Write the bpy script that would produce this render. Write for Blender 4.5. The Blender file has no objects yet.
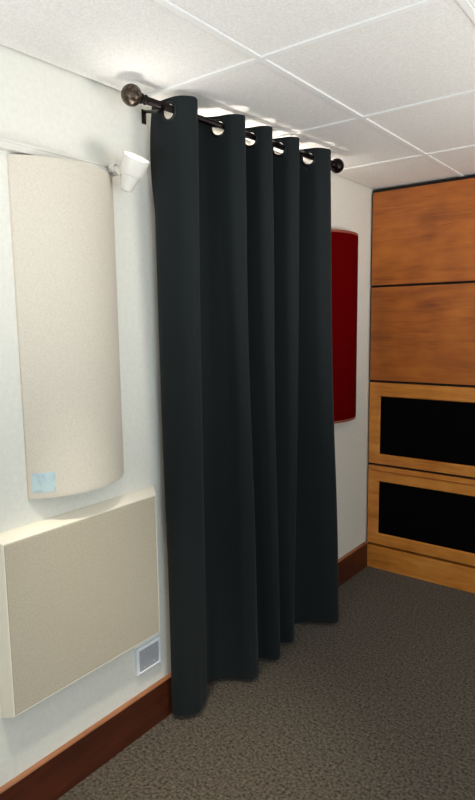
import bpy, bmesh, math, random
from mathutils import Vector, Matrix
random.seed(4)
C = bpy.context.scene.collection
H = 2.44

# ------------------------------------------------------------ materials
def srgb(r, g, b):
    f = lambda c: (c/255/12.92) if c/255 <= .04045 else ((c/255+.055)/1.055)**2.4
    return (f(r), f(g), f(b), 1)

def mat(name, col, rough=.6, metal=0., spec=.5, sheen=0.):
    m = bpy.data.materials.new(name); m.use_nodes = True
    b = m.node_tree.nodes['Principled BSDF']
    b.inputs['Base Color'].default_value = col
    b.inputs['Roughness'].default_value = rough
    b.inputs['Metallic'].default_value = metal
    b.inputs['Specular IOR Level'].default_value = spec
    b.inputs['Sheen Weight'].default_value = sheen
    return m

def speckle(m, c1, c2, scale, stretch=(1, 1, 1), bump=0., bscale=None, detail=4, lo=.35, hi=.65, dist=.002):
    """procedural two-tone noise in object coordinates, with optional bump"""
    nt = m.node_tree; N = nt.nodes; L = nt.links; b = N['Principled BSDF']
    tc = N.new('ShaderNodeTexCoord'); mp = N.new('ShaderNodeMapping')
    mp.inputs['Scale'].default_value = stretch
    L.new(tc.outputs['Object'], mp.inputs['Vector'])
    no = N.new('ShaderNodeTexNoise'); no.inputs['Scale'].default_value = scale; no.inputs['Detail'].default_value = detail
    L.new(mp.outputs['Vector'], no.inputs['Vector'])
    rp = N.new('ShaderNodeValToRGB'); rp.color_ramp.elements[0].color = c1; rp.color_ramp.elements[1].color = c2
    rp.color_ramp.elements[0].position = lo; rp.color_ramp.elements[1].position = hi
    L.new(no.outputs['Fac'], rp.inputs['Fac']); L.new(rp.outputs['Color'], b.inputs['Base Color'])
    if bump:
        n2 = no
        if bscale:
            n2 = N.new('ShaderNodeTexNoise'); n2.inputs['Scale'].default_value = bscale; n2.inputs['Detail'].default_value = 3
            L.new(mp.outputs['Vector'], n2.inputs['Vector'])
        bp = N.new('ShaderNodeBump'); bp.inputs['Strength'].default_value = bump; bp.inputs['Distance'].default_value = dist
        L.new(n2.outputs['Fac'], bp.inputs['Height']); L.new(bp.outputs['Normal'], b.inputs['Normal'])
    return m

def wood(name, dark, mid, light, axis='x', rough=.38, seed=0.):
    m = mat(name, mid, rough); nt = m.node_tree; N = nt.nodes; L = nt.links; b = N['Principled BSDF']
    tc = N.new('ShaderNodeTexCoord'); mp = N.new('ShaderNodeMapping')
    mp.inputs['Scale'].default_value = {'x': (1, 9, 9), 'z': (9, 9, 1), 'y': (9, 1, 9)}[axis]
    mp.inputs['Location'].default_value = (seed, seed*1.7, seed*.6)
    L.new(tc.outputs['Object'], mp.inputs['Vector'])
    n1 = N.new('ShaderNodeTexNoise'); n1.inputs['Scale'].default_value = 1.6; n1.inputs['Detail'].default_value = 8; n1.inputs['Roughness'].default_value = .62; n1.inputs['Distortion'].default_value = 1.1
    n2 = N.new('ShaderNodeTexNoise'); n2.inputs['Scale'].default_value = 9; n2.inputs['Detail'].default_value = 6
    n3 = N.new('ShaderNodeTexNoise'); n3.inputs['Scale'].default_value = 4.2; n3.inputs['Detail'].default_value = 2
    L.new(mp.outputs['Vector'], n1.inputs['Vector']); L.new(mp.outputs['Vector'], n2.inputs['Vector'])
    L.new(tc.outputs['Object'], n3.inputs['Vector'])
    mx = N.new('ShaderNodeMix'); mx.data_type = 'FLOAT'; mx.inputs[0].default_value = .3
    L.new(n1.outputs['Fac'], mx.inputs[2]); L.new(n2.outputs['Fac'], mx.inputs[3])
    my = N.new('ShaderNodeMix'); my.data_type = 'FLOAT'; my.inputs[0].default_value = .36
    L.new(mx.outputs[0], my.inputs[2]); L.new(n3.outputs['Fac'], my.inputs[3])
    rp = N.new('ShaderNodeValToRGB'); e = rp.color_ramp.elements
    e[0].position = .34; e[0].color = dark; e[1].position = .66; e[1].color = light
    q = e.new(.5); q.color = mid
    L.new(my.outputs[0], rp.inputs['Fac']); L.new(rp.outputs['Color'], b.inputs['Base Color'])
    return m

M = {}
M['wall'] = speckle(mat('wall_paint', srgb(226, 222, 208), .8, spec=.2), srgb(225, 222, 211), srgb(230, 227, 217), 60, bump=.15, bscale=240, dist=.001)
M['tile'] = speckle(mat('ceiling_tile_fissured', srgb(238, 236, 231), .9, spec=.1), srgb(226, 223, 217), srgb(240, 237, 232), 170, bump=.3, detail=5, dist=.001)
M['slab'] = mat('plenum_dark', srgb(60, 58, 55), .9)
M['tee'] = mat('tee_bar_white_enamel', srgb(240, 239, 235), .45)
M['carpet'] = speckle(mat('carpet_loop', srgb(105, 95, 88), .95, spec=.1, sheen=.15), srgb(40, 34, 28), srgb(112, 101, 86), 85, bump=.9, bscale=150, detail=3, lo=.3, hi=.72, dist=.004)
M['base'] = wood('baseboard_mahogany', srgb(50, 20, 10), srgb(72, 30, 15), srgb(92, 42, 22), 'y', .35)
M['baseedge_lit'] = wood('baseboard_edge_lit', srgb(128, 78, 48), srgb(158, 104, 70), srgb(180, 126, 92), 'y', .4)  # paler wood stands in for light caught by the top bevel
M['cherry'] = wood('cherry_veneer', srgb(126, 62, 18), srgb(172, 94, 30), srgb(196, 114, 38), 'x', .5)
M['cherry2'] = wood('cherry_veneer_rail', srgb(178, 100, 32), srgb(216, 136, 54), srgb(236, 162, 76), 'x', .45, 3.1)
M['reveal'] = mat('shadow_gap_black', srgb(22, 14, 10), .8)
M['grille'] = speckle(mat('speaker_cloth_black', srgb(4, 4, 4), .95, spec=.05), srgb(3, 3, 3), srgb(7, 7, 7), 600)
M['curtain'] = speckle(mat('blackout_weave', srgb(26, 31, 32), .85, spec=.15, sheen=.05), srgb(24, 29, 30), srgb(29, 34, 35), 500, bump=.12, detail=2, dist=.0006)
M['bronze'] = mat('bronze_dark', srgb(30, 23, 22), .35, .8)
M['ball'] = speckle(mat('bronze_hammered', srgb(110, 92, 76), .3, .8), srgb(46, 38, 31), srgb(96, 84, 72), 90, bump=.7, detail=2, dist=.002)
M['grommet'] = mat('gunmetal', srgb(52, 54, 56), .3, .9)
M['cream'] = speckle(mat('fabric_cream', srgb(222, 212, 196), .95, spec=.1), srgb(206, 196, 180), srgb(217, 208, 193), 240, bump=.25, detail=3, dist=.0008)
M['beige'] = speckle(mat('fabric_beige', srgb(190, 180, 160), .95, spec=.1), srgb(182, 171, 151), srgb(196, 185, 165), 240, bump=.25, detail=3, dist=.0008)
M['creamframe'] = mat('frame_cream', srgb(238, 230, 212), .6)
M['red'] = speckle(mat('fabric_dark_red', srgb(88, 1, 2), .9, spec=.02), srgb(84, 0, 1), srgb(96, 1, 3), 260, bump=.2, dist=.0008)
M['redband'] = mat('edge_rust', srgb(140, 70, 50), .6)
M['sticker'] = speckle(mat('sticker_pale_blue', srgb(184, 202, 208), .3), srgb(176, 194, 204), srgb(194, 212, 214), 24, lo=.45, hi=.55)
M['white'] = mat('enamel_white', srgb(222, 218, 209), .45)
M['plate'] = mat('plate_rim_white', srgb(236, 240, 246), .35)
M['platein'] = mat('plate_grey', srgb(172, 172, 178), .45)
M['screw'] = mat('screw_steel', srgb(215, 215, 215), .3, .6)
M['glass'] = mat('pane', srgb(235, 242, 248), .05)
lm = bpy.data.materials.new('lamp_lens_lit'); lm.use_nodes = True
lb = lm.node_tree.nodes['Principled BSDF']; lb.inputs['Base Color'].default_value = (1, 1, 1, 1)
lb.inputs['Emission Color'].default_value = (1, .95, .86, 1); lb.inputs['Emission Strength'].default_value = 2.5
M['lens'] = lm

# ------------------------------------------------------------ helpers
def obj(name, bm, m, parent=None, smooth=False, bevel=0., seg=2):
    me = bpy.data.meshes.new(name); bmesh.ops.recalc_face_normals(bm, faces=bm.faces); bm.to_mesh(me); bm.free()
    me.materials.append(M[m] if isinstance(m, str) else m)
    o = bpy.data.objects.new(name, me); C.objects.link(o)
    if smooth:
        for p in me.polygons: p.use_smooth = True
        me.set_sharp_from_angle(angle=math.radians(42))
    if bevel:
        b = o.modifiers.new('edge', 'BEVEL'); b.width = bevel; b.segments = seg; b.limit_method = 'ANGLE'
    if parent:
        o.parent = parent
        o.matrix_parent_inverse = Matrix.Translation(-parent.location)
    return o

def tag(o, label, cat, group=None):
    o['label'] = label; o['category'] = cat
    if group: o['group'] = group
    return o

def struct(o): o['kind'] = 'structure'; return o

def empty(name, loc, label, cat, group=None):
    o = bpy.data.objects.new(name, None); C.objects.link(o); o.location = loc; o.empty_display_size = .05
    return tag(o, label, cat, group)

def box(bm, x0, x1, y0, y1, z0, z1):
    v = [bm.verts.new((x, y, z)) for x in (x0, x1) for y in (y0, y1) for z in (z0, z1)]
    for f in ((0, 1, 3, 2), (4, 6, 7, 5), (0, 4, 5, 1), (2, 3, 7, 6), (0, 2, 6, 4), (1, 5, 7, 3)):
        bm.faces.new([v[i] for i in f])
    return bm

def B(*a): return box(bmesh.new(), *a)

def lathe(bm, prof, origin, axis, n=40):
    """prof: list of (radius, distance along axis)"""
    a = Vector(axis).normalized(); t = Vector((0, 0, 1)) if abs(a.z) < .9 else Vector((1, 0, 0))
    u = a.cross(t).normalized(); w = a.cross(u); o = Vector(origin); rings = []
    for r, d in prof:
        if r < 1e-6: rings.append([bm.verts.new(o+a*d)])
        else: rings.append([bm.verts.new(o+a*d+u*r*math.cos(6.283185*k/n)+w*r*math.sin(6.283185*k/n)) for k in range(n)])
    for p, q in zip(rings, rings[1:]):
        for k in range(n):
            k2 = (k+1) % n
            if len(p) == 1 and len(q) == 1: continue
            if len(p) == 1: bm.faces.new((p[0], q[k], q[k2]))
            elif len(q) == 1: bm.faces.new((p[k], q[0], p[k2]))
            else: bm.faces.new((p[k], q[k], q[k2], p[k2]))
    return bm

def tube(bm, pts, r, n=16):
    for a, b in zip(pts, pts[1:]):
        a = Vector(a); b = Vector(b); lathe(bm, [(0, 0), (r, 0), (r, (b-a).length), (0, (b-a).length)], a, b-a, n)
    return bm

# ------------------------------------------------------------ room
XR, YN = 3.4, -5.2
struct(obj('floor', B(-.1, XR+.1, YN-.1, .6, -.1, 0), 'carpet'))
struct(obj('wall_left', B(-.12, 0, YN-.1, .6, 0, H+.1), 'wall'))
struct(obj('wall_far', B(0, XR+.1, .5, .6, 0, H+.1), 'wall'))
wr = bmesh.new(); wy0, wy1, wz0, wz1 = -4.4, -2.2, .9, 2.1     # right wall with an assumed, unseen window opening
box(wr, XR, XR+.12, YN-.1, wy0, 0, H+.1); box(wr, XR, XR+.12, wy1, .5, 0, H+.1)
box(wr, XR, XR+.12, wy0, wy1, 0, wz0); box(wr, XR, XR+.12, wy0, wy1, wz1, H+.1)
struct(obj('wall_right', wr, 'wall'))
struct(obj('wall_near', B(0, XR, YN-.1, YN, 0, H+.1), 'wall'))
wf = bmesh.new()
for a in ((wy0, wy0+.05, wz0, wz1), (wy1-.05, wy1, wz0, wz1), (wy0+.05, wy1-.05, wz0, wz0+.05), (wy0+.05, wy1-.05, wz1-.05, wz1), ((wy0+wy1)/2-.025, (wy0+wy1)/2+.025, wz0+.05, wz1-.05)):
    box(wf, XR+.03, XR+.08, *a)
struct(obj('window_1', wf, 'white'))
# baseboard: dark board with a bevelled top edge
bb = bmesh.new(); prof = [(0, 0), (.016, 0), (.016, .163), (0, .163)]
for y0, y1 in ((YN, .0),):
    a = [bb.verts.new((x, y0, z)) for x, z in prof]; b = [bb.verts.new((x, y1, z)) for x, z in prof]
    for k in range(len(prof)):
        k2 = (k+1) % len(prof); bb.faces.new((a[k], a[k2], b[k2], b[k]))
    bb.faces.new(a); bb.faces.new(b[::-1])
bl = struct(obj('baseboard_left', bb, 'base'))
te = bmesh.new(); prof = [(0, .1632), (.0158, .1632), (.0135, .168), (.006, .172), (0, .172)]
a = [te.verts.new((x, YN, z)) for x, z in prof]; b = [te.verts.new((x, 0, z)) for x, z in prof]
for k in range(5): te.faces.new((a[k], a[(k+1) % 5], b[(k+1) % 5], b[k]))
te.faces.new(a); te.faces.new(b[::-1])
obj('top_edge', te, 'baseedge_lit', bl)

# ceiling: slab, recessed tee bars and lay-in tiles
ceil = struct(obj('ceiling', B(-.1, XR+.1, YN-.1, .6, H+.05, H+.1), 'slab'))
gx = [-.05+.593*i for i in range(7)]
gy = [.155-.70*i for i in range(9)]
TW = .010
for x in gx[1:]:
    if x < XR: obj('tee_bar', B(x-TW, x+TW, YN, .5, H-.002, H+.03), 'tee', ceil)
xs = [0.]+[x for x in gx if 0 < x < XR]+[XR]
for y in gy:
    if YN < y < .5:
        for a, b in zip(xs, xs[1:]):
            obj('tee_bar', B(a+(TW if a > 0 else 0), b-(TW if b < XR else 0), y-TW, y+TW, H-.002, H+.03), 'tee', ceil)
ys = sorted([YN]+[y for y in gy if YN < y < .5]+[.5])
for a, b in zip(xs, xs[1:]):
    for c, d in zip(ys, ys[1:]):
        g = TW+.002
        obj('ceiling_tile', B(a+g, b-g, c+g, d-g, H+.004, H+.02), 'tile', ceil)

# ------------------------------------------------------------ built-in cabinet on the far wall
cab = empty('built_in_cabinet', (.65, .25, 0), 'cherry wood cabinet wall with two plain doors above two black cloth fronts', 'cabinet')
X0, X1 = .014, 1.32
cm = bmesh.new(); box(cm, X0-.012, X1+.01, .024, .5, .165, H-.004)
obj('carcass', cm, 'reveal', cab)
obj('plinth', B(.002, X1+.01, .004, .5, 0, .154), 'cherry2', cab, bevel=.002)
for z0, z1 in ((1.853, 2.416), (1.256, 1.839)):
    obj('door', B(X0, X1, 0, .023, z0, z1), 'cherry', cab, bevel=.0025)
def framed(z0, z1, g0, g1, bead):
    bm = bmesh.new(); gx0, gx1 = .081, X1-.08
    outer = [(X0, z0), (X1, z0), (X1, z1), (X0, z1)]; inner = [(gx0, g0), (gx1, g0), (gx1, g1), (gx0, g1)]
    ch = .006
    loops = []
    for pts, y in ((outer, .023), (outer, .0), (inner, .0), ([(gx0+ch, g0+ch), (gx1-ch, g0+ch), (gx1-ch, g1-ch), (gx0+ch, g1-ch)], .010), ([(gx0+ch, g0+ch), (gx1-ch, g0+ch), (gx1-ch, g1-ch), (gx0+ch, g1-ch)], .023)):
        loops.append([bm.verts.new((x, y, z)) for x, z in pts])
    for p, q in zip(loops, loops[1:]+loops[:1]):
        for k in range(4): bm.faces.new((p[k], p[(k+1) % 4], q[(k+1) % 4], q[k]))
    d = obj('framed_door', bm, 'cherry2', cab, bevel=.0015)
    gr = obj('speaker_grille', B(gx0+ch, gx1-ch, .011, .02, g0+ch, g1-ch), 'grille', d)
    gr['label'] = 'black cloth panel'
    gr.matrix_parent_inverse = Matrix()
    if bead:
        bd = obj('bead_strip', B(X0+.02, X1-.02, -.006, .0, z1-.034, z1-.026), 'cherry', d, bevel=.002); bd.matrix_parent_inverse = Matrix()
for a in ((.713, 1.241, .772, 1.158, 0), (.172, .697, .240, .600, 1)):
    framed(*a)

# ------------------------------------------------------------ curved acoustic panels
def barrel(name, yc, hw, z0, z1, depth, m, band, label, cat, group):
    t = empty(name, (0, yc, z0), label, cat, group)
    R = (hw*hw+depth*depth)/(2*depth); a0 = math.asin(hw/R); n = 40
    lip = .008; ix = -.002
    arc = [(R*math.cos(a)-(R-depth)+lip, yc+R*math.sin(a)) for a in [-a0+2*a0*k/n for k in range(n+1)]]
    def prism(pts, za, zb):
        bm = bmesh.new()
        lo = [bm.verts.new((x, y, za)) for x, y in pts]; hi = [bm.verts.new((x, y, zb)) for x, y in pts]
        k = len(pts)
        for i in range(k): bm.faces.new((lo[i], lo[(i+1) % k], hi[(i+1) % k], hi[i]))
        bm.faces.new(lo[::-1]); bm.faces.new(hi); return bm
    back = [(ix, yc+hw), (ix, yc-hw)]
    e = .006 if band == m else .014
    body = obj('fabric_face', prism(arc+back, z0+e, z1-e), m, t)
    for p in body.data.polygons: p.use_smooth = True
    body.data.set_sharp_from_angle(angle=math.radians(30))
    for za, zb in ((z0, z0+e), (z1-e, z1)):
        o = obj('end_band', prism([(x-.001 if x > lip else x, y) for x, y in arc]+back, za, zb), band, t)
    return t
GP = None
cp = barrel('acoustic_panel', -2.287, .200, 1.084, 2.142, .086, 'cream', 'cream', 'tall cream half-barrel acoustic panel on the left wall with a small pale blue sticker', 'acoustic panel', 'curved acoustic panels')
R_ = (.200**2+.086**2)/(2*.086)
def arcx(y): return math.sqrt(R_**2-(y+2.287)**2)-(R_-.086)+.008
bm = bmesh.new()
yy = [-2.480+(.058)*k/6 for k in range(7)]
fr = [[bm.verts.new((arcx(y)+.0012, y, z)) for y in yy] for z in (1.104, 1.168)]
bk = [[bm.verts.new((arcx(y)+.0002, y, z)) for y in yy] for z in (1.104, 1.168)]
for k in range(6):
    bm.faces.new((fr[0][k], fr[0][k+1], fr[1][k+1], fr[1][k])); bm.faces.new((bk[0][k], bk[1][k], bk[1][k+1], bk[0][k+1]))
    for s in (0, 1): bm.faces.new((fr[s][k], bk[s][k], bk[s][k+1], fr[s][k+1]))
for k in (0, 6): bm.faces.new((fr[0][k], fr[1][k], bk[1][k], bk[0][k]))
st = obj('sticker', bm, 'sticker', cp); st['label'] = 'pale blue square sticker'
barrel('acoustic_panel', -.395, .200, 1.05, 2.136, .07, 'red', 'redband', 'tall dark red half-barrel acoustic panel between the curtain and the wood cabinet', 'acoustic panel', 'curved acoustic panels')

# ------------------------------------------------------------ flat beige panel with bevelled cream frame
fp = empty('flat_acoustic_panel', (0, -2.28, .4), 'flat rectangular beige fabric panel with cream edges, low on the wall above the baseboard', 'acoustic panel')
bm = bmesh.new()
def loop(x, y0, y1, z0, z1): return [bm.verts.new((x, y, z)) for y, z in ((y0, z0), (y1, z0), (y1, z1), (y0, z1))]
ls = [loop(0, -2.627, -1.938, .402, 1.000), loop(.008, -2.627, -1.938, .402, 1.000), loop(.050, -2.613, -1.968, .416, .980), loop(.050, -2.609, -1.972, .420, .976), loop(.044, -2.609, -1.972, .420, .976)]
for p, q in zip(ls, ls[1:]):
    for k in range(4): bm.faces.new((p[k], p[(k+1) % 4], q[(k+1) % 4], q[k]))
bm.faces.new(ls[0]); bm.faces.new(ls[-1])
obj('frame', bm, 'creamframe', fp)
obj('fabric_face', B(.0442, .0508, -2.608, -1.973, .421, .975), 'beige', fp, bevel=.002)

# ------------------------------------------------------------ wall plate
wp = empty('wall_plate', (0, -1.995, .31), 'small grey wall outlet plate with a white rim, low beside the curtain', 'wall plate')
bm = bmesh.new(); y0, y1, z0, z1 = -2.062, -1.932, .258, .368
ls = [loop(0, y0, y1, z0, z1), loop(.012, y0, y1, z0, z1), loop(.016, y0+.004, y1-.004, z0+.004, z1-.004), loop(.016, y0+.010, y1-.010, z0+.008, z1-.010), loop(.011, y0+.012, y1-.012, z0+.010, z1-.012)]
for p, q in zip(ls, ls[1:]):
    for k in range(4): bm.faces.new((p[k], p[(k+1) % 4], q[(k+1) % 4], q[k]))
bm.faces.new(ls[0]); bm.faces.new(ls[-1])
obj('rim', bm, 'plate', wp)
obj('cover', B(.0112, .0135, y0+.0125, y1-.0125, z0+.0105, z1-.0125), 'platein', wp)
for y in (y0+.038, y1-.038):
    for z in (z0+.022, z1-.024):
        obj('screw', lathe(bmesh.new(), [(0, 0), (.004, 0), (.0035, .0012), (0, .0016)], (.0136, y, z), (1, 0, 0), 16), 'screw', wp, smooth=True)

# ------------------------------------------------------------ lighting track and spotlight
tr = empty('lighting_track', (0, -3.0, 2.15), 'white lighting track running along the top of the left wall above the cream curved panel', 'lighting track')
bm = bmesh.new(); ty0, ty1 = -3.9, -2.088
pr = [(0, 2.150), (.030, 2.150), (.030, 2.156), (.026, 2.157), (.026, 2.169), (.030, 2.170), (.030, 2.177), (0, 2.177)]
a = [bm.verts.new((x, ty0, z)) for x, z in pr]; b = [bm.verts.new((x, ty1, z)) for x, z in pr]
for k in range(len(pr)): bm.faces.new((a[k], a[(k+1) % len(pr)], b[(k+1) % len(pr)], b[k]))
bm.faces.new(a); bm.faces.new(b[::-1]); obj('rail', bm, 'white', tr)
obj('end_cap', B(0, .032, -2.088, -2.082, 2.148, 2.179), 'white', tr, bevel=.0015)

ax = Vector((.52, -.02, .84)).normalized(); base = Vector((.086, -2.100, 2.086))
sp = empty('spotlight', (.09, -2.06, 2.15), 'white cup shaped spotlight at the end of the wall track beside the curtain', 'spotlight')
L0 = .118
obj('housing', lathe(bmesh.new(), [(0, 0), (.010, .0005), (.0165, .003), (.0205, .008), (.0225, .014), (.0335, .058), (.034, .060), (.0405, .062), (.0415, .064), (.0465, L0-.002), (.0463, L0), (.0435, L0), (.043, L0-.004), (.042, L0-.012), (0, L0-.012)], base, ax, 48), 'white', sp, smooth=True)
obj('lens', lathe(bmesh.new(), [(0, L0-.0115), (.0415, L0-.0115), (.0415, L0-.0085), (0, L0-.006)], base, ax, 40), 'lens', sp, smooth=True)
mid = base+ax*.05
bm = bmesh.new(); tube(bm, [(.0345, -2.118, 2.164), (.054, -2.112, 2.163)], .0155, 20)
tube(bm, [(.054, -2.112, 2.163), tuple(mid+Vector((-.028, -.010, .010)))], .010, 16)
obj('stem', bm, 'white', sp, smooth=False, bevel=.001)

# ------------------------------------------------------------ curtain rod
RZ = 2.385
def rodx(y): return .132+.085*(y+2.1)/1.27
P0 = Vector((rodx(-2.045), -2.045, RZ)); P1 = Vector((rodx(-.897), -.897, RZ)); rd = (P1-P0).normalized()
rod = empty('curtain_rod', tuple((P0+P1)/2), 'dark bronze curtain rod with ball finials just under the ceiling', 'curtain rod')
RR = .0125
obj('pole', tube(bmesh.new(), [P0, P1], RR, 28), 'bronze', rod, smooth=False).data.polygons.foreach_set('use_smooth', [True]*0 or [len(p.vertices) == 4 for p in rod.children[0].data.polygons])
def finial(P, d, m):
    col = [(0, .0), (RR+.003, .0), (RR+.004, .004), (RR+.001, .008), (.010, .012), (.014, .016), (.017, .020), (.014, .024), (.010, .027), (.010, .034)]
    f = obj('finial', lathe(bmesh.new(), col, P, d, 32), 'bronze', rod, smooth=True)
    r = .0345; c = .027+r
    prof = [(r*math.sin(math.pi*k/24), c-r*math.cos(math.pi*k/24)) for k in range(25)]; prof[0] = (0, c-r); prof[-1] = (0, c+r)
    b = obj('finial_ball', lathe(bmesh.new(), prof, P, d, 40), m, f, smooth=True); b.matrix_parent_inverse = Matrix()
finial(P0+rd*.006, -rd, 'ball'); finial(P1-rd*.006, rd, 'bronze')
def bracket(yr, yw):
    bm = bmesh.new(); xr = rodx(yr)
    # wall plate, arm and cradle
    box(bm, 0, .006, yw-.010, yw+.010, RZ-.022, RZ+.028)
    r = obj('bracket', bm, 'bronze', rod, bevel=.002)
    a = obj('bracket_arm', tube(bmesh.new(), [(.004, yw, RZ+.018), (.020, yw, RZ+.018), (xr-.010, yr, RZ-.020), (xr, yr, RZ-.0190)], .0058, 14), 'bronze', r); a.matrix_parent_inverse = Matrix()
    cr = bmesh.new(); n = 14
    ring = []
    for k in range(n+1):
        an = math.pi*(1.0+k/n)
        ring.append((math.cos(an), math.sin(an)))
    for s in range(n):
        (c0, s0), (c1, s1) = ring[s], ring[s+1]
        vs = []
        for (c_, s_) in ((c0, s0), (c1, s1)):
            for rr in (RR+.0005, RR+.005):
                for w in (-.007, .007):
                    vs.append(cr.verts.new((xr+c_*rr, yr+w, RZ+s_*rr)))
        for f in ((0, 1, 5, 4), (2, 6, 7, 3), (0, 4, 6, 2), (1, 3, 7, 5)): cr.faces.new([vs[i] for i in f])
        if s == 0: cr.faces.new([vs[i] for i in (0, 2, 3, 1)])
        if s == n-1: cr.faces.new([vs[i] for i in (4, 5, 7, 6)])
    bmesh.ops.remove_doubles(cr, verts=cr.verts, dist=1e-5)
    c = obj('bracket_cradle', cr, 'bronze', r); c.matrix_parent_inverse = Matrix()
    for z in (RZ-.014, RZ+.004):
        s = obj('screw', lathe(bmesh.new(), [(0, 0), (.004, 0), (.003, .002), (0, .0025)], (.006, yw, z), (1, 0, 0), 12), 'bronze', r, smooth=True); s.matrix_parent_inverse = Matrix()
bracket(-1.974, -1.922)
bracket(-.905, -.850)

# ------------------------------------------------------------ curtain
# each row: top point (on the rod line) and hem point of the same fold of cloth, as (x, y)
K = [
 # wave 1
 ((.034, -1.910), (.045, -1.908)), ((.075, -1.930), (.075, -1.902)), ('G', -1.936, (.105, -1.880)), ((.188, -1.928), (.120, -1.854)), ((.220, -1.892), (.127, -1.828)), ((.203, -1.852), (.115, -1.797)),
 ('G', -1.818, (.090, -1.740)), ((.105, -1.790), (.050, -1.700)), ((.078, -1.752), (.034, -1.655)), ((.105, -1.712), (.050, -1.600)),
 # wave 2
 ('G', -1.683, (.100, -1.555)), ((.212, -1.668), (.148, -1.535)), ((.241, -1.630), (.177, -1.508)), ((.220, -1.598), (.168, -1.470)),
 ('G', -1.582, (.140, -1.425)), ((.112, -1.562), (.105, -1.400)), ((.086, -1.535), (.085, -1.375)), ((.114, -1.512), (.110, -1.348)),
 # wave 3
 ('G', -1.495, (.145, -1.335)), ((.222, -1.480), (.172, -1.318)), ((.244, -1.448), (.174, -1.294)), ((.222, -1.414), (.150, -1.265)),
 ('G', -1.393, (.115, -1.245)), ((.120, -1.372), (.092, -1.222)), ((.094, -1.345), (.085, -1.200)), ((.122, -1.322), (.105, -1.178)),
 # wave 4
 ('G', -1.303, (.128, -1.165)), ((.230, -1.288), (.146, -1.148)), ((.252, -1.254), (.145, -1.122)), ((.230, -1.218), (.125, -1.095)),
 ('G', -1.194, (.095, -1.068)), ((.130, -1.170), (.065, -1.030)), ((.104, -1.140), (.052, -.985)), ((.132, -1.108), (.080, -.940)),
 # wave 5
 ('G', -1.084, (.130, -.905)), ((.242, -1.066), (.190, -.872)), ((.268, -1.016), (.233, -.838)), ((.252, -.970), (.225, -.795)),
 ('G', -.938, (.180, -.770)), ((.140, -.918), (.110, -.757)),
]
top, hem, gi = [], [], []
for i, k in enumerate(K):
    if k[0] == 'G': top.append((rodx(k[1]), k[1])); hem.append(k[2]); gi.append(i)
    else: top.append(k[0]); hem.append(k[1])
def cat(P, i, t):
    g = lambda j: Vector(P[max(0, min(len(P)-1, j))])
    a, b, c, d = g(i-1), g(i), g(i+1), g(i+2)
    return .5*((2*b)+(c-a)*t+(2*a-5*b+4*c-d)*t*t+(3*b-a-3*c+d)*t*t*t)
SUB = 16
def sample(P):
    return [cat(P, i, s/SUB) for i in range(len(P)-1) for s in range(SUB)]+[Vector(P[-1])]
TS, HS = sample(top), sample(hem)
ZT, ZB = 2.418, .028
def blend(z):
    if z > 2.30: return 0.
    u = (2.30-z)/(2.30-ZB)
    return u*u*(1.6-.6*u)*.35+u*.65
def row(z, off=0.):
    w = blend(z); pts = []
    for j, (a, b) in enumerate(zip(TS, HS)):
        p = a*(1-w)+b*w
        u = j/(len(TS)-1)
        mid_ = math.sin(math.pi*w)
        p = p+Vector((.006*math.sin(u*41+z*2.1)*mid_, .004*math.sin(u*33+1+z*3.3)*mid_))
        if u < .02 and 2.05 < z < 2.42:   # side seam kicks out below the header
            p = p+Vector((0, -.016*math.sin(math.pi*(2.42-z)/.37)))*(1-u/.02)
        pts.append(p)
    if off:
        q = []
        for j in range(len(pts)):
            d = pts[min(j+1, len(pts)-1)]-pts[max(j-1, 0)]; n = Vector((-d.y, d.x)).normalized(); q.append(pts[j]+n*off)
        return q
    return pts
cur = empty('blackout_curtain', (.14, -1.4, 0), 'full length black grommet curtain hanging in deep folds from the bronze rod', 'curtain')
zs = []; z = ZT
while z > 2.30: zs.append(z); z -= .005
n = 84
zs += [2.30-(2.30-ZB)*k/n for k in range(n+1)]
bm = bmesh.new(); grid = [[bm.verts.new((p.x, p.y, z)) for p in row(z)] for z in zs]
GR = .0245                      # inner radius of the grommet
GZ = RZ-(GR-RR)+.0006           # the ring hangs on the pole
gc = []
for i in gi:
    j = i*SUB; c = TS[j]; d = (TS[j+1]-TS[j-1]).normalized(); gc.append((Vector((c.x, c.y, GZ)), Vector((d.x, d.y, 0))))
for r in range(len(zs)-1):
    for j in range(len(TS)-1):
        q = (grid[r][j], grid[r][j+1], grid[r+1][j+1], grid[r+1][j])
        if zs[r] > 2.30:
            ce = (q[0].co+q[2].co)/2
            if any((ce-c).length < GR+.0050 for c, d in gc): continue
        bm.faces.new(q)
loose = [v for v in bm.verts if not v.link_faces]; bmesh.ops.delete(bm, geom=loose, context='VERTS')
fab = obj('fabric', bm, 'curtain', cur, smooth=True)
s = fab.modifiers.new('thickness', 'SOLIDIFY'); s.thickness = .002; s.offset = 0
# doubled hem along the bottom
hz = [ZB-.001+.085*k/6 for k in range(7)]
bm = bmesh.new(); A = [[bm.verts.new((p.x, p.y, z)) for p in row(z, .0014)] for z in hz]; Bk = [[bm.verts.new((p.x, p.y, z)) for p in row(z, -.0014)] for z in hz]
for r in range(len(hz)-1):
    for j in range(len(TS)-1):
        bm.faces.new((A[r][j], A[r][j+1], A[r+1][j+1], A[r+1][j])); bm.faces.new((Bk[r][j], Bk[r+1][j], Bk[r+1][j+1], Bk[r][j+1]))
for r in (0, len(hz)-1):
    for j in range(len(TS)-1): bm.faces.new((A[r][j], Bk[r][j], Bk[r][j+1], A[r][j+1]))
for j in (0, len(TS)-1):
    for r in range(len(hz)-1): bm.faces.new((A[r][j], A[r+1][j], Bk[r+1][j], Bk[r][j]))
obj('hem', bm, 'curtain', cur, smooth=False)
for p in cur.children[-1].data.polygons: p.use_smooth = True
cur.children[-1].data.set_sharp_from_angle(angle=math.radians(60))
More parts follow.
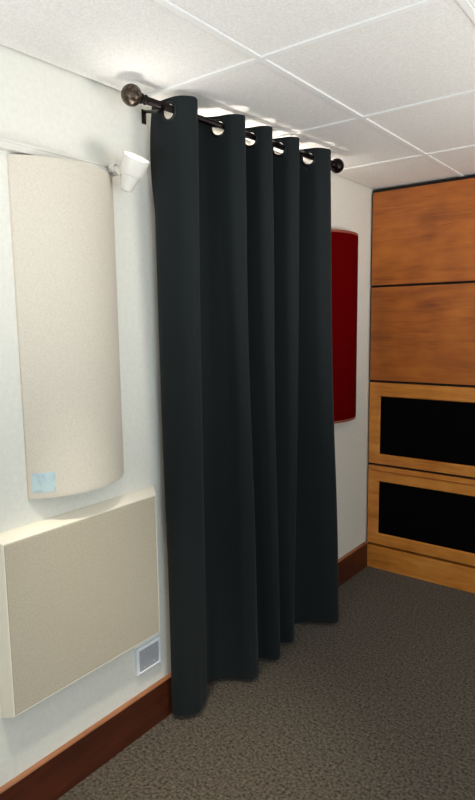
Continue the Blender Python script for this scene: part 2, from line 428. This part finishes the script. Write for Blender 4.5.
# grommets: rolled rings through the cloth
for c, d in gc:
    nrm = Vector((-d.y, d.x, 0)); pr = []
    for k in range(17):
        an = 2*math.pi*k/16; pr.append((GR+.0048+.0048*math.cos(an), .0035*math.sin(an)))
    obj('grommet', lathe(bmesh.new(), pr, c, nrm, 40), 'grommet', cur, smooth=True)

# ------------------------------------------------------------ light
def light(name, kind, loc, energy, col, aim=None, **kw):
    l = bpy.data.lights.new(name, kind); l.energy = energy; l.color = col
    for k, v in kw.items(): setattr(l, k, v)
    o = bpy.data.objects.new(name, l); C.objects.link(o); o.location = loc
    if aim is not None: o.rotation_euler = (Vector(aim)-Vector(loc)).to_track_quat('-Z', 'Y').to_euler()
    return o
lp = base+ax*(L0+.004)
FIT = {'assumed_daylight': (50, (.76, .9, 1)), 'carpet_fill_spot': (115, (1, .93, .78)), 'fill_uplight_left': (86, (.88, .9, .95)), 'fill_uplight_right': (104, (1, .98, .95)), 'curtain_fill_strip': (5, (1, .93, .85)), 'spotlight_beam': (1.5, (1, .98, .94))}
def lit(key, *a, **k):
    e, c = FIT.get(key, (10, (1, 1, 1))); o = light(key, a[0], a[1], e, c, a[2], **k); o['fit'] = key; return o
lit('spotlight_beam', 'SPOT', lp, lp+ax, spot_size=2.4, spot_blend=.8, shadow_soft_size=.03)
o = lit('curtain_fill_strip', 'AREA', (.036, -1.36, 2.12), None, shape='RECTANGLE', size=.78, size_y=.03)   # unseen strip added behind the curtain to brighten the grommet holes
o.rotation_euler = (math.pi, 0, math.pi/2)
lit('assumed_daylight', 'AREA', (XR+.1, (wy0+wy1)/2, (wz0+wz1)/2), (0, (wy0+wy1)/2, .9), shape='RECTANGLE', size=2.3, size_y=1.2)  # cool area light added at the assumed window
lit('fill_uplight_left', 'SPOT', (.75, -4.0, 1.3), (.85, -3.4, 3), spot_size=2.7, spot_blend=.6, shadow_soft_size=.42)  # added upward fill without a lamp body, brightens ceiling and left wall
lit('fill_uplight_right', 'SPOT', (2.4, -1.35, 1.2), (1.7, -1.35, 3), spot_size=2.7, spot_blend=.6, shadow_soft_size=.42)  # second added upward fill, out of view, lifts the far ceiling
lit('carpet_fill_spot', 'SPOT', (.62, -2.75, 2.42), (.30, -2.15, 0), spot_size=.72, spot_blend=1., shadow_soft_size=.06)  # added spot to lighten the carpet near the left wall

w = bpy.data.worlds.new('world'); bpy.context.scene.world = w; w.use_nodes = True
w.node_tree.nodes['Background'].inputs[0].default_value = (.75, .85, 1, 1); w.node_tree.nodes['Background'].inputs[1].default_value = .1

# ------------------------------------------------------------ camera
cam = bpy.data.cameras.new('camera'); co = bpy.data.objects.new('camera', cam); C.objects.link(co)
r = Vector((.79259941, .60960811, -.01281093)); u = Vector((-.06987789, .11168559, .99128372)); f = Vector((-.6057254, .78479569, -.13112006))
m = Matrix((r, u, -f)).transposed().to_4x4(); m.translation = Vector((1.6707, -3.5428, 1.641)); co.matrix_world = m
cam.sensor_fit = 'HORIZONTAL'; cam.sensor_width = 36; cam.lens = 36*595.769/475; cam.clip_start = .02
sc = bpy.context.scene; sc.camera = co
sc.view_settings.view_transform = 'Standard'; sc.view_settings.look = 'None'; sc.view_settings.gamma = 1; sc.view_settings.use_curve_mapping = False
sc.view_settings.exposure = .07
